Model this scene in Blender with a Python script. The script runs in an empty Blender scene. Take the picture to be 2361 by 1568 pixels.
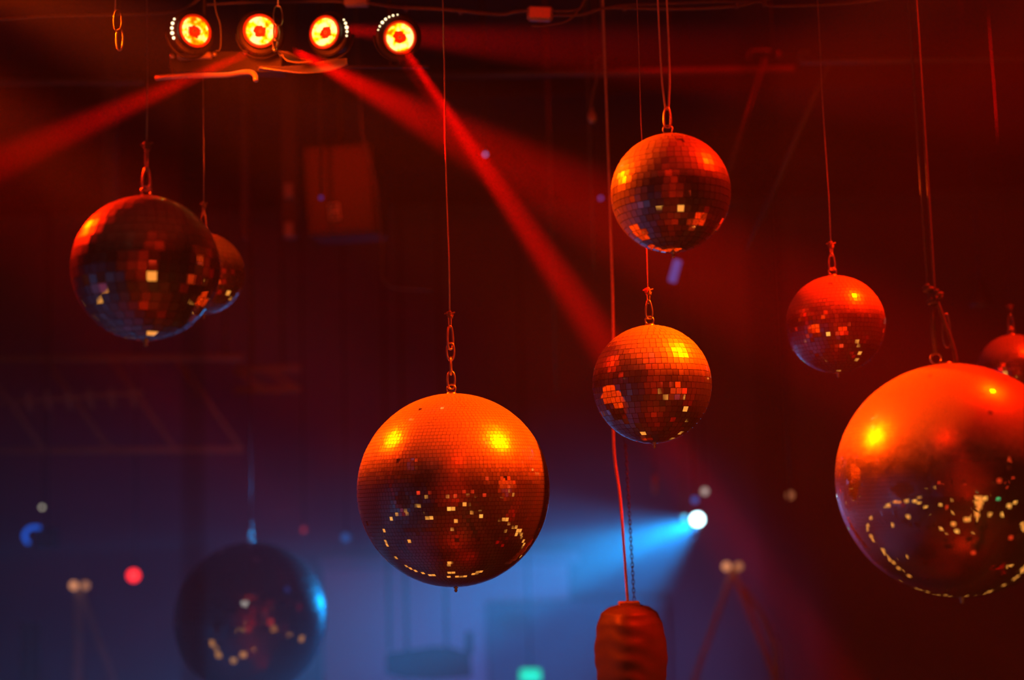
import bpy, math, random
from math import sin, cos, tan, pi, radians as R
from mathutils import Vector, Matrix, Quaternion
random.seed(7)
W, H, FPX = 2361, 1568, 3279.0
S = bpy.context.scene
COL = S.collection

# ------------------------------------------------------------------ camera
CAMZ = 3.5
Y_FRONT = -7.0
TILT, ROLL = R(7.0), R(1.6)
fwd = Vector((0, cos(TILT), sin(TILT)))
r0 = Vector((1, 0, 0)); u0 = Vector((0, -sin(TILT), cos(TILT)))
RT = r0 * cos(ROLL) - u0 * sin(ROLL)
UP = u0 * cos(ROLL) + r0 * sin(ROLL)
CAM = Vector((0, 0, CAMZ))
FOCUS = 3.65
cd = bpy.data.cameras.new('camera'); cam = bpy.data.objects.new('camera', cd); COL.objects.link(cam)
M3 = Matrix((RT, UP, -fwd)).transposed()
cam.matrix_world = Matrix.Translation(CAM) @ M3.to_4x4()
cd.sensor_width = 36.0; cd.lens = FPX * 36.0 / W
cd.clip_start = 0.05; cd.clip_end = 100
cd.dof.use_dof = True; cd.dof.focus_distance = FOCUS; cd.dof.aperture_fstop = 1.15
S.camera = cam

def cs(x, y, z):            # camera axes (right, up, towards the viewer) -> world
    return CAM + RT * x + UP * y - fwd * z
def at(px, py, d):          # a pixel of the 2361x1568 frame at depth d metres
    return cs((px - W / 2) / FPX * d, -(py - H / 2) / FPX * d, -d)

# ------------------------------------------------------------------ world: the club's haze
wd = bpy.data.worlds.new('world'); S.world = wd; wd.use_nodes = True
wn = wd.node_tree.nodes; wl = wd.node_tree.links
wn['Background'].inputs[0].default_value = (0, 0, 0, 1)
vs = wn.new('ShaderNodeVolumeScatter')
vs.inputs['Color'].default_value = (1, 1, 1, 1)
vs.inputs['Density'].default_value = 0.013
vs.inputs['Anisotropy'].default_value = 0.25
wl.new(vs.outputs[0], wn['World Output'].inputs['Volume'])

S.view_settings.view_transform = 'Standard'; S.view_settings.look = 'None'
S.view_settings.gamma = 1; S.view_settings.use_curve_mapping = False
S.view_settings.exposure = 0.0
cy = S.cycles
cy.use_denoising = True; cy.use_adaptive_sampling = True; cy.adaptive_threshold = 0.02; cy.adaptive_min_samples = 16
cy.max_bounces = 5; cy.diffuse_bounces = 1; cy.glossy_bounces = 4; cy.transmission_bounces = 2
cy.volume_bounces = 0; cy.transparent_max_bounces = 4
cy.sample_clamp_indirect = 3.0; cy.blur_glossy = 0.3
cy.caustics_reflective = False; cy.caustics_refractive = False

# ------------------------------------------------------------------ lights of the place, plus added fill spots
RED = (1.0, 0.010, 0.0)
AMBER = (1.0, 0.052, 0.0)
DEEP = (1.0, 0.0, 0.0)
BLUE = (0.02, 0.30, 1.0)
def spot(name, loc, target, power, color, angle, blend=0.6, radius=0.05):
    l = bpy.data.lights.new(name, 'SPOT'); o = bpy.data.objects.new(name, l); COL.objects.link(o)
    l.energy = power; l.color = color; l.spot_size = R(angle); l.spot_blend = blend; l.shadow_soft_size = radius
    o.location = loc; o.rotation_mode = 'QUATERNION'
    o.rotation_quaternion = (target - loc).to_track_quat('-Z', 'Y')
    return o
LA = cs(-2.5, 1.3, -4.4); LB = cs(2.05, 1.85, -3.55); LD = cs(0.15, 1.35, -1.5)
spot('spotlight', LA, at(1046, 1100, 3.7), 180, RED, 46, 0.5, 0.07)
spot('spotlight', LB, LB + RT * -1.3 + UP * -2.1, 700, RED, 50, 0.5, 0.07)
spot('spotlight', LA + UP * .15, at(1046, 1129, 3.7), 2500.0, AMBER, 10, 0.8, 0.05)
spot('spotlight', LB + UP * .15, at(1046, 1129, 3.7), 2700.0, AMBER, 13, 0.8, 0.05)
spot('spotlight', LA + RT * .2, at(1546, 446, 3.35), 3000.0, AMBER, 8, 0.8, 0.05)
spot('spotlight', LB + RT * .2, at(1503, 886, 3.75), 1500.0, AMBER, 8, 0.8, 0.05)
spot('spotlight', LA + UP * .3, at(2120, 1050, 3.1), 3900.0, AMBER, 11, 0.8, 0.05)
spot('spotlight', LD, at(1600, 900, 4.5), 45, RED, 90, 0.8, 0.04)
# narrow beams thrown by the lamp row
spot('spotlight', at(924, 100, 4.15), at(1420, 830, 3.9), 25000, DEEP, 7.5, 1.0, 0.012)
spot('spotlight', at(905, 110, 4.15), at(1420, 830, 4.1), 10000, DEEP, 3.5, 0.7, 0.012)
spot('spotlight', at(670, 112, 3.95), at(1180, 380, 3.8), 7500, DEEP, 16, 1.0, 0.012)
spot('spotlight', at(600, 110, 4.15), at(-60, 400, 3.7), 11000, DEEP, 8.5, 0.9, 0.012)
spot('spotlight', at(700, 60, 4.3), at(1500, 130, 4.6), 5000, DEEP, 13, 0.9, 0.012)
# blue lamp at the back and the blue wash near the rear wall
BL = at(1608, 1198, 9.6)
spot('spotlight', BL + (-fwd) * 0.1, at(1050, 1500, 7.6), 3300, (0.0, 0.30, 1.0), 50, 1.0, 0.03)
spot('spotlight', BL + (-fwd) * 0.1, at(1100, 1370, 7.8), 10000, (0.0, 0.38, 1.0), 21, 1.0, 0.03)
spot('spotlight', at(1350, 1950, 9.0), at(1330, 1560, 13.8), 340, (0.02, 0.25, 1.0), 58, 1.0, 0.2)
spot('spotlight', at(700, 2100, 8.0), at(600, 1500, 13.5), 60, (0.12, 0.08, 1.0), 70, 1.0, 0.2)
spot('spotlight', LA + UP * -.1, at(330, 600, 3.08), 1700, RED, 14, 0.8, 0.06)
spot('spotlight', Vector((0.5, -1.5, 2.2)), Vector((0, Y_FRONT, 3.2)), 1800, (1.0, 0.012, 0.0), 120, 1.0, 0.2)  # added unseen red wash on the front wall, reddens the mirror reflections
spot('spotlight', LB + RT * .1, at(1926, 700, 4.1), 1300, RED, 11, 0.8, 0.06)
spot('spotlight', Vector((0.3, -1.2, 5.9)), Vector((0.3, 0.0, 0)), 1700, (1.0, 0.014, 0.0), 80, 1.0, 0.2)  # added red downlight on the floor, for redder reflections in the balls
spot('spotlight', at(530, 98, 3.9), at(600, 260, 4.3), 14, (1.0, 0.05, 0.0), 150, 1.0, 0.05)  # added fill for the panel and tray below the lamp row
spot('spotlight', at(640, 30, 4.6), at(690, 440, 6.4), 38, (1.0, 0.01, 0.0), 42, 1.0, 0.05)  # added red fill for the loudspeaker badge and posts
spot('spotlight', LA + RT * .1, at(1440, 1480, 4.2), 800, (1.0, 0.05, 0.0), 7, 0.8, 0.05)  # extra spot added to warm the bag
spot('spotlight', LB + RT * .3, at(2338, 815, 4.7), 450, RED, 9, 0.8, 0.06)  # extra spot added to brighten the ball at the frame edge
spot('spotlight', LA + RT * -.15, at(475, 600, 4.45), 700, RED, 7, 0.8, 0.06)  # extra spot added for the small ball behind the left one
# soft red wash on the room behind
spot('spotlight', at(2050, -500, 5.5), at(1500, 800, 12.0), 140, (1.0, 0.0, 0.0), 100, 1.0, 0.2)

# ------------------------------------------------------------------ materials
def mat(name, color, rough=0.5, metal=0.0, noise=6.0, amount=0.25, emit=None, estr=0.0, spec=0.5):
    m = bpy.data.materials.new(name); m.use_nodes = True
    n = m.node_tree.nodes; l = m.node_tree.links; b = n['Principled BSDF']
    tc = n.new('ShaderNodeTexCoord'); nz = n.new('ShaderNodeTexNoise'); nz.inputs['Scale'].default_value = noise
    l.new(tc.outputs['Object'], nz.inputs['Vector'])
    mx = n.new('ShaderNodeMix'); mx.data_type = 'RGBA'
    mx.inputs[6].default_value = (*[c * (1 - amount) for c in color], 1)
    mx.inputs[7].default_value = (*[min(1, c * (1 + amount)) for c in color], 1)
    l.new(nz.outputs[0], mx.inputs[0]); l.new(mx.outputs[2], b.inputs['Base Color'])
    b.inputs['Roughness'].default_value = rough; b.inputs['Metallic'].default_value = metal
    b.inputs['Specular IOR Level'].default_value = spec
    if emit:
        b.inputs['Emission Color'].default_value = (*emit, 1); b.inputs['Emission Strength'].default_value = estr
    return m

def glow(name, color, strength):
    m = mat(name, [c * 0.2 for c in color], 0.4, emit=color, estr=strength)
    return m

MAT = dict(
    black=mat('black_paint', (0.03, 0.03, 0.03), 0.45),
    steel=mat('steel', (0.55, 0.55, 0.55), 0.3, 1.0, 20),
    wire=mat('steel_wire', (0.5, 0.5, 0.5), 0.35, 0.6, 40),
    pipe=mat('painted_pipe', (0.14, 0.14, 0.14), 0.4, 0.3, 8),
    grey=mat('grey_plastic', (0.4, 0.4, 0.4), 0.5, 0.0, 10),
    wall=mat('dark_wall', (0.10, 0.10, 0.10), 0.9, 0.0, 1.2, 0.5),
    rear=mat('rear_wall', (0.22, 0.22, 0.22), 0.9, 0.0, 0.8, 0.45),
    ceil=mat('ceiling_paint', (0.035, 0.035, 0.035), 0.9, 0.0, 1.0, 0.5),
    floor=mat('floor_paint', (0.05, 0.05, 0.05), 0.4, 0.0, 1.5),
    screen=mat('screen_cloth', (0.68, 0.55, 0.56), 0.9, 0.0, 0.8, 0.15),
    rope=mat('cord', (0.16, 0.16, 0.16), 0.7, 0.0, 60),
    lit_rope=mat('lit_cord', (0.55, 0.52, 0.5), 0.6, 0.0, 60),  # paler copy of the cord, the light on it put into the colour
    pale=mat('galvanised_pipe', (0.40, 0.34, 0.28), 0.5, 0.0, 8),
    canvas=mat('bag_canvas', (0.08, 0.08, 0.08), 0.5, 0.0, 9, 0.35),
    core=mat('ball_core', (0.35, 0.33, 0.32), 0.6, 0.0, 12),
    reflector=mat('bright_metal', (0.6, 0.6, 0.6), 0.38, 0.6, 30),
    warm=glow('warm_lamp', (1.0, 0.36, 0.05), 1.2),
    redlamp=glow('red_globe', (1.0, 0.05, 0.01), 1.0),
    white=glow('white_lamp', (1.0, 0.9, 0.65), 2.5),
)

def lens_mat(name, seed):
    m = bpy.data.materials.new(name); m.use_nodes = True
    n = m.node_tree.nodes; l = m.node_tree.links; b = n['Principled BSDF']
    tc = n.new('ShaderNodeTexCoord'); mp = n.new('ShaderNodeMapping'); mp.inputs['Location'].default_value = (seed, seed * 2.3, 0)
    nz = n.new('ShaderNodeTexNoise'); nz.inputs['Scale'].default_value = 38; nz.inputs['Detail'].default_value = 3
    vo = n.new('ShaderNodeTexVoronoi'); vo.inputs['Scale'].default_value = 70
    l.new(tc.outputs['Object'], mp.inputs[0]); l.new(mp.outputs[0], nz.inputs['Vector']); l.new(mp.outputs[0], vo.inputs['Vector'])
    ad = n.new('ShaderNodeMath'); ad.operation = 'SUBTRACT'; l.new(nz.outputs[0], ad.inputs[0])
    ml = n.new('ShaderNodeMath'); ml.operation = 'MULTIPLY'; ml.inputs[1].default_value = 0.18
    l.new(vo.outputs['Distance'], ml.inputs[0]); l.new(ml.outputs[0], ad.inputs[1])
    cr = n.new('ShaderNodeValToRGB'); e = cr.color_ramp.elements
    e[0].position = 0.25; e[0].color = (1, 0.08, 0.0, 1); e[1].position = 0.50; e[1].color = (1, 0.8, 0.2, 1)
    x = e.new(0.37); x.color = (1, 0.5, 0.0, 1)
    l.new(ad.outputs[0], cr.inputs[0]); l.new(cr.outputs[0], b.inputs['Emission Color'])
    b.inputs['Emission Strength'].default_value = 2.4; b.inputs['Base Color'].default_value = (.1, .02, 0, 1)
    return m

def tile_mat(tint=(0.86, 0.86, 0.84), dust=0.85):
    """mirror glass with the dust that has settled on the upward facing half"""
    m = bpy.data.materials.new('mirror_tile'); m.use_nodes = True
    n = m.node_tree.nodes; l = m.node_tree.links; n.clear()
    out = n.new('ShaderNodeOutputMaterial')
    tc = n.new('ShaderNodeTexCoord'); nm = n.new('ShaderNodeVectorMath'); nm.operation = 'NORMALIZE'
    l.new(tc.outputs['Object'], nm.inputs[0])
    sp = n.new('ShaderNodeSeparateXYZ'); l.new(nm.outputs[0], sp.inputs[0])
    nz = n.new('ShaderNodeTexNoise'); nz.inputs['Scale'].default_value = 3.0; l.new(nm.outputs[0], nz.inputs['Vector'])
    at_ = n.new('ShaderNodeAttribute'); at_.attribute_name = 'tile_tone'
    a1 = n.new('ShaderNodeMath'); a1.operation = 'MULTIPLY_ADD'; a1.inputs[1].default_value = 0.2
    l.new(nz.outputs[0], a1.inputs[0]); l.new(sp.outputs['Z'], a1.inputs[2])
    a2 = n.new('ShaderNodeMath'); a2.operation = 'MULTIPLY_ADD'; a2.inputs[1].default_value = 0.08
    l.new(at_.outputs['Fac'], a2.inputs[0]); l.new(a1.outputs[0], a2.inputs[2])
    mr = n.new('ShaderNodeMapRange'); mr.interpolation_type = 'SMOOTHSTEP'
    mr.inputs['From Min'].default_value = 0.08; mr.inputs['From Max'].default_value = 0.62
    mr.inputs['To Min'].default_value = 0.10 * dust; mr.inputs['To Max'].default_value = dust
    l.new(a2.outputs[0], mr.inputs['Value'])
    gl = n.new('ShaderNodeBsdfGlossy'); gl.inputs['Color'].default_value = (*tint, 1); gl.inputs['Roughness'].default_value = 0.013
    df = n.new('ShaderNodeBsdfDiffuse'); df.inputs['Color'].default_value = (0.75, 0.72, 0.68, 1)
    g2 = n.new('ShaderNodeBsdfGlossy'); g2.inputs['Color'].default_value = (0.75, 0.75, 0.75, 1); g2.inputs['Roughness'].default_value = 0.33
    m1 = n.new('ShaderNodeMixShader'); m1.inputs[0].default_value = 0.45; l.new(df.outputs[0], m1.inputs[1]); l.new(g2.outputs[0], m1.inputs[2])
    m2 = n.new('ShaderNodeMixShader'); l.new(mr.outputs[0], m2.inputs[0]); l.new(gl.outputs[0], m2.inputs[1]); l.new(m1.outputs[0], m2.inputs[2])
    l.new(m2.outputs[0], out.inputs[0])
    return m
MAT['tile'] = tile_mat()
MAT['tile_shaded'] = tile_mat((0.34, 0.36, 0.44), 0.03)  # far ball: dim reflections and blue haze put into the tile tint

# ------------------------------------------------------------------ mesh helpers
class MB:
    def __init__(s): s.v = []; s.f = []; s.sm = []
    def add(s, vs_, fs, smooth=False):
        o = len(s.v); s.v += [tuple(p) for p in vs_]; s.f += [tuple(i + o for i in f) for f in fs]; s.sm += [smooth] * len(fs)
        return s
    def box(s, c, size, ax=None, bev=0.0):
        c = Vector(c); X, Y, Z = ax if ax else (Vector((1, 0, 0)), Vector((0, 1, 0)), Vector((0, 0, 1)))
        hx, hy, hz = [q / 2 for q in size]; b = min(bev, hx * .9, hy * .9, hz * .9)
        if b <= 0:
            vs_ = [c + X * (i * hx) + Y * (j * hy) + Z * (k * hz) for k in (-1, 1) for j in (-1, 1) for i in (-1, 1)]
            return s.add(vs_, [(0, 2, 3, 1), (4, 5, 7, 6), (0, 1, 5, 4), (2, 6, 7, 3), (0, 4, 6, 2), (1, 3, 7, 5)])
        # chamfered: stack of octagon-like outlines along Z
        def outline(ix, iy):
            return [(-hx + ix + b, -hy + iy), (hx - ix - b, -hy + iy), (hx - ix, -hy + iy + b), (hx - ix, hy - iy - b),
                    (hx - ix - b, hy - iy), (-hx + ix + b, hy - iy), (-hx + ix, hy - iy - b), (-hx + ix, -hy + iy + b)]
        lv = [(-hz, b * .8), (-hz + b, 0), (hz - b, 0), (hz, b * .8)]; vs_ = []
        for z, i in lv: vs_ += [c + X * x + Y * y + Z * z for x, y in outline(i, i)]
        fs = [tuple(range(7, -1, -1)), tuple(range(24, 32))]
        for k in range(3):
            for i in range(8): fs.append((k * 8 + i, k * 8 + (i + 1) % 8, k * 8 + 8 + (i + 1) % 8, k * 8 + 8 + i))
        return s.add(vs_, fs)
    def tube(s, pts, r, seg=8, closed=False):
        pts = [Vector(p) for p in pts]; n = len(pts)
        rr = r if isinstance(r, (list, tuple)) else [r] * n
        T = []
        for i in range(n):
            a = pts[(i - 1) % n] if (closed or i > 0) else pts[i]; b = pts[(i + 1) % n] if (closed or i < n - 1) else pts[i]
            T.append((b - a).normalized())
        q = T[0].orthogonal().normalized(); vs_ = []
        for i in range(n):
            q = (q - T[i] * q.dot(T[i])).normalized(); w = T[i].cross(q)
            for k in range(seg):
                a = 2 * pi * k / seg; vs_.append(pts[i] + (q * cos(a) + w * sin(a)) * rr[i])
        fs = []
        for i in range(n if closed else n - 1):
            j = (i + 1) % n
            for k in range(seg): fs.append((i * seg + k, i * seg + (k + 1) % seg, j * seg + (k + 1) % seg, j * seg + k))
        if not closed: fs += [tuple(range(seg - 1, -1, -1)), tuple(range((n - 1) * seg, n * seg))]
        return s.add(vs_, fs, True)
    def lathe(s, prof, c=(0, 0, 0), axis=Vector((0, 0, 1)), seg=32, fn=None, smooth=True):
        c = Vector(c); axis = axis.normalized(); X = axis.orthogonal().normalized(); Y = axis.cross(X); vs_ = []
        for (r, h) in prof:
            for k in range(seg):
                a = 2 * pi * k / seg; q = r * (fn(a, h) if fn else 1)
                vs_.append(c + axis * h + (X * cos(a) + Y * sin(a)) * q)
        n = len(prof); fs = []
        for i in range(n - 1):
            for k in range(seg): fs.append((i * seg + k, i * seg + (k + 1) % seg, (i + 1) * seg + (k + 1) % seg, (i + 1) * seg + k))
        fs += [tuple(range(seg - 1, -1, -1)), tuple(range((n - 1) * seg, n * seg))]
        return s.add(vs_, fs, smooth)
    def build(s, name, m, parent=None, loc=None):
        me = bpy.data.meshes.new(name)
        q = parent
        while q is not None and '_o' not in q: q = q.parent
        off = Vector(loc) if loc is not None else (q['_o'] if q is not None else Vector((0, 0, 0)))
        off = Vector(off)
        me.from_pydata([tuple(Vector(p) - off) for p in s.v], [], s.f)
        me.polygons.foreach_set('use_smooth', s.sm); me.materials.append(m); me.update()
        o = bpy.data.objects.new(name, me); COL.objects.link(o)
        if parent is not None: o.parent = parent
        else: o.location = off
        return o

def tag(o, label, cat, group=None, kind=None):
    o['label'] = label; o['category'] = cat
    if group: o['group'] = group
    if kind: o['kind'] = kind
    return o
ROOTS = []
def thing(name, label, cat, loc, group=None):
    o = bpy.data.objects.new(name, None); COL.objects.link(o); o.location = loc; o.empty_display_size = .1
    tag(o, label, cat, group); o['_o'] = list(loc); ROOTS.append(o)
    return o
def struct(name, mb, m):
    o = mb.build(name, m); o['kind'] = 'structure'; return o

def dense(pts, n=6):
    """Catmull-Rom through the points"""
    P = [Vector(p) for p in pts]; P = [P[0] * 2 - P[1]] + P + [P[-1] * 2 - P[-2]]; out = []
    for i in range(1, len(P) - 2):
        for k in range(n):
            t = k / n; a, b, c, d = P[i - 1], P[i], P[i + 1], P[i + 2]
            out.append(0.5 * ((2 * b) + (c - a) * t + (2 * a - 5 * b + 4 * c - d) * t * t + (3 * b - a - 3 * c + d) * t ** 3))
    out.append(P[-2]); return out

# ------------------------------------------------------------------ the room
CEIL = 6.6
X0, X1, Y0, Y1 = -7.5, 7.5, -7.0, 14.0
def room_box(name, c, size, m): return struct(name, MB().box(c, size), m)
room_box('floor', (0, (Y0 + Y1) / 2, -0.1), (X1 - X0 + .4, Y1 - Y0 + .4, .2), MAT['floor'])
room_box('ceiling', (0, (Y0 + Y1) / 2, CEIL + .1), (X1 - X0 + .4, Y1 - Y0 + .4, .2), MAT['ceil'])
room_box('wall_left', (X0 - .1, (Y0 + Y1) / 2, CEIL / 2), (.2, Y1 - Y0, CEIL), MAT['ceil'])
room_box('wall_right', (X1 + .1, (Y0 + Y1) / 2, CEIL / 2), (.2, Y1 - Y0, CEIL), MAT['wall'])
room_box('wall_rear', (0, Y1 + .1, CEIL / 2), (X1 - X0, .2, CEIL), MAT['rear'])
room_box('wall_front', (0, Y0 - .1, CEIL / 2), (X1 - X0, .2, CEIL), MAT['wall'])
for i, y in enumerate((2.2, 5.2, 7.6, 9.6, 11.6)):
    j = MB().box((0, y, CEIL - .12), (X1 - X0, .12, .24)).build('trim_%d' % (i + 1), MAT['ceil']); j['kind'] = 'structure'

# ------------------------------------------------------------------ disco balls
def ball(px, py, rpx, depth, tile, label, yaw=0.0, eye=True, nub=True, tilt=0.5, group=None, tm='tile'):
    c = at(px, py, depth); rad = rpx * depth / FPX
    t = thing('disco_ball', label, 'disco ball', c, group)
    rnd = random.Random(int(px * 13 + py))
    core = MB(); K = 24
    core.lathe([(max(1e-4, (rad - .0028) * sin(pi * i / K)), -(rad - .0028) * cos(pi * i / K)) for i in range(K + 1)], c, seg=48)
    co = core.build('core', MAT['core'], t)
    rows = max(8, round(pi * rad / tile)); V = []; F = []; tone = []
    gap = min(.0017, tile * .085); th = .0022
    for i in range(rows):
        lat = -pi / 2 + (i + .5) * pi / rows; n = max(3, round(2 * pi * rad * cos(lat) / tile)); off = rnd.random() * 6.28
        dl = pi / rows / 2 - gap / rad / 2
        for k in range(n):
            if rnd.random() < .003: continue
            lon = yaw + off + 2 * pi * k / n; dn = pi / n - gap / (rad * max(.08, cos(lat))) / 2
            q = []
            for (a, b) in ((-1, -1), (1, -1), (1, 1), (-1, 1)):
                la = lat + b * dl; lo = lon + a * dn
                q.append(Vector((cos(la) * cos(lo), cos(la) * sin(lo), sin(la))) * rad)
            m_ = (q[0] + q[1] + q[2] + q[3]) / 4
            ax = Vector((rnd.gauss(0, 1), rnd.gauss(0, 1), rnd.gauss(0, 1))).normalized()
            rq = Quaternion(ax, R(rnd.gauss(0, tilt)))
            nn = m_.normalized(); q = [m_ + rq @ (p - m_) for p in q]
            base = [p - nn * th for p in q]
            o = len(V); V += q + base
            F += [(o, o + 1, o + 2, o + 3)] + [(o + j, o + 4 + j, o + 4 + (j + 1) % 4, o + (j + 1) % 4) for j in range(4)]
            tone += [rnd.random() - .5] * 5
    me = bpy.data.meshes.new('mirror_tiles'); me.from_pydata(V, [], F)
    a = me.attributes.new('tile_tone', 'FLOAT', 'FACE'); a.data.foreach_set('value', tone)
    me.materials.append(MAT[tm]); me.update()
    o = bpy.data.objects.new('mirror_tiles', me); COL.objects.link(o); o.parent = t
    MB().lathe([(.001, .004), (.012, .004), (.014, 0), (.014, -.004), (.001, -.006)], c + Vector((0, 0, rad)), seg=20).build('hanger_cap', MAT['steel'], t)
    if nub:
        MB().lathe([(.001, -.013), (.003, -.012), (.0045, -.008), (.003, -.004), (.006, -.002), (.006, .003)], c - Vector((0, 0, rad)), seg=14).build('bottom_stud', MAT['steel'], t)
    top = c + Vector((0, 0, rad))
    if eye:
        er = .011
        MB().tube([top + Vector((er * cos(a), 0, er + .002 + er * sin(a))) for a in [2 * pi * i / 20 for i in range(20)]], .0024, 8, True).build('eye_ring', MAT['steel'], t)
    return t, c, rad, top

def loop(c, w, h, r, rot=0.0, taper=1.0):
    """a chain link / carabiner outline standing upright, centred at c"""
    u = Vector((cos(rot), sin(rot), 0)); pts = []
    wb = w; wt = w * taper
    for i in range(24):
        a = 2 * pi * i / 24; y = sin(a); x = cos(a)
        k = wb + (wt - wb) * (y * .5 + .5)
        sh = abs(x) ** .7 * (1 if x >= 0 else -1)
        pts.append(c + u * (sh * k / 2) + Vector((0, 0, y * h / 2)))
    return pts

def rigging(label, top, z0, kind, cable_r=.0016, ends=CEIL, group=None, knot=True, chain=0, dx=0.0, m='wire', gap=.03):
    """carabiner / chain / knot and the cable up to the ceiling"""
    t = thing('hanging_cable', label, 'cable', top, group)
    z = top + Vector((dx, 0, z0))
    if kind == 'chain':
        for i in range(chain):
            lh = .046; MB().tube(loop(z + Vector((0, 0, lh / 2)), .020, lh, .003, rot=(i % 2) * pi / 2 * .8 + .25), .003, 8, True).build('chain_link', MAT['steel'], t)
            z = z + Vector((0, 0, lh - .008))
        MB().tube(loop(z + Vector((0, 0, .022)), .020, .062, .003, rot=.6, taper=.7), .0034, 8, True).build('carabiner', MAT['steel'], t); z = z + Vector((0, 0, .054))
    if kind == 'carabiner':
        MB().tube(loop(z + Vector((0, 0, .024)), .022, .05, .0026, taper=.5), .0026, 8, True).build('carabiner', MAT['steel'], t); z = z + Vector((0, 0, .044))
    if knot:
        kb = MB(); kz = z + Vector((0, 0, gap))
        kb.tube([kz + Vector((.007 * cos(a * 2.2), .006 * sin(a * 2.2), -.008 + a * .0018)) for a in range(9)], .0042, 6)
        kb.tube([kz + Vector((-.014, 0, .003)), kz + Vector((0, .002, 0)), kz + Vector((.014, 0, .006))], .002, 6)
        kb.build('knot', MAT['rope'], t)
        cb = MB(); cb.tube(loop(z + Vector((0, 0, gap / 2)), .006, gap + .008, .001), cable_r, 6, True).build('eye_loop', MAT[m], t)
        z = kz
    top_z = Vector((z.x, z.y, ends)); L = top_z.z - z.z; n = 16
    MB().tube([Vector((z.x + .0015 * sin(i * 1.7), z.y, z.z + L * i / n)) for i in range(n + 1)], cable_r, 6).build('cable', MAT[m], t)
    MB().lathe([(.02, -.012), (.022, -.004), (.022, .0)], Vector((z.x, z.y, ends)), seg=16).build('ceiling_plate', MAT['steel'], t)
    return t

BALLS = {}
def add(key, *a, **k):
    BALLS[key] = ball(*a, **k); return BALLS[key]
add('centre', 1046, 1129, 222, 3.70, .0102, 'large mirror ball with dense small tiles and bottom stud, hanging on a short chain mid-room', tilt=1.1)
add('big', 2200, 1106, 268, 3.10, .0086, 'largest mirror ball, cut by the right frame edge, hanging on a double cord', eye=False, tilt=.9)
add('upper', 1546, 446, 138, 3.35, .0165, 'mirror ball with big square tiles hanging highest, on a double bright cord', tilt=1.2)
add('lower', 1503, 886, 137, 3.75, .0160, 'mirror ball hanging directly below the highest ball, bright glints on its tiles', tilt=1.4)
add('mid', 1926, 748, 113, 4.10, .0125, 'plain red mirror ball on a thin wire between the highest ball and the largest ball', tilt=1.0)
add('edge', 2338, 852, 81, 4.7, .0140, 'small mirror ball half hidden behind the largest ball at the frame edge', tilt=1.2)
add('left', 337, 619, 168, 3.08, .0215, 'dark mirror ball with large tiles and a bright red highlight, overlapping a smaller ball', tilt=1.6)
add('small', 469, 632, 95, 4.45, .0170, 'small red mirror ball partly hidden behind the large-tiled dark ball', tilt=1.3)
add('blue', 579, 1425, 174, 6.6, .0280, 'out of focus mirror ball, dim blue light tinted in, low over the blue rear area', tilt=.9, eye=True, tm='tile_shaded')

rigging('short steel chain and thin wire holding the large centre mirror ball', BALLS['centre'][3], .012, 'chain', chain=3, cable_r=.0024)
rigging('thin wire with a carabiner holding the mirror ball below the highest one', BALLS['lower'][3], .018, 'carabiner', cable_r=.0016)
rigging('thin wire with a small carabiner holding the plain red mirror ball', BALLS['mid'][3], .018, 'carabiner', cable_r=.0015)
rigging('thin wire above the half hidden mirror ball at the frame edge', BALLS['edge'][3], .018, 'carabiner', cable_r=.0016, m='black')
rigging('knotted wire with carabiner above the dark large-tiled mirror ball', BALLS['left'][3], .016, 'carabiner', cable_r=.0013, gap=.055)
rigging('thin wire with a carabiner above the small red ball behind the dark one', BALLS['small'][3], .018, 'carabiner', cable_r=.0014)
rigging('dark wire holding the out of focus blue mirror ball', BALLS['blue'][3], .018, 'carabiner', cable_r=.003, m='black')

# double cord of the highest ball
tp = BALLS['upper'][3]
t = thing('suspension_rope', 'double bright orange cord with carabiner holding the highest mirror ball', 'cord', tp)
MB().tube(loop(tp + Vector((0, 0, .043)), .02, .05, .003, taper=.55), .003, 8, True).build('carabiner', MAT['steel'], t)
z = tp + Vector((0, 0, .062))
pts = [Vector((z.x - .012, z.y, CEIL)), Vector((z.x - .011, z.y, z.z + .7)), Vector((z.x - .0105, z.y, z.z + .16)), Vector((z.x - .006, z.y, z.z + .03)), Vector((z.x, z.y, z.z)),
       Vector((z.x + .006, z.y, z.z + .03)), Vector((z.x + .0105, z.y, z.z + .16)), Vector((z.x + .010, z.y, z.z + .7)), Vector((z.x + .012, z.y, CEIL))]
MB().tube(dense(pts, 6), .0026, 6).build('cord', MAT['lit_rope'], t)

# double cord of the largest ball: ring + leg, knots, two cords
tp = BALLS['big'][3]; d = 3.10
t = thing('suspension_rope', 'knotted double cord with ring holding the largest mirror ball', 'cord', tp)
ringc = tp + Vector((-.022, 0, .013))
MB().tube([ringc + Vector((.012 * cos(a), 0, .012 * sin(a))) for a in [2 * pi * i / 20 for i in range(20)]], .0026, 8, True).build('ring', MAT['steel'], t)
kn = ringc + Vector((.0, 0, .125))
MB().tube([ringc + Vector((0, 0, .01)), ringc + Vector((-.003, 0, .06)), kn], .0055, 8).build('cord_leg', MAT['rope'], t)
leg2 = tp + Vector((.022, 0, .001))
MB().tube(dense([leg2, leg2 + Vector((-.006, 0, .04)), leg2 + Vector((-.02, .0, .09)), kn + Vector((.006, 0, .015))], 5), .0045, 8).build('cord_leg', MAT['rope'], t)
MB().tube(loop(leg2 + Vector((-.014, .01, .075)), .02, .075, .002, taper=.8), .002, 6, True).build('carabiner', MAT['steel'], t)
for (ox, oz) in ((0, 0), (.012, .018), (-.008, .03)):
    kb = MB(); kb.tube([kn + Vector((ox + .009 * cos(a), .009 * sin(a), oz - .006 + a * .0012)) for a in range(12)], .004, 6); kb.build('knot', MAT['rope'], t)
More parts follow.
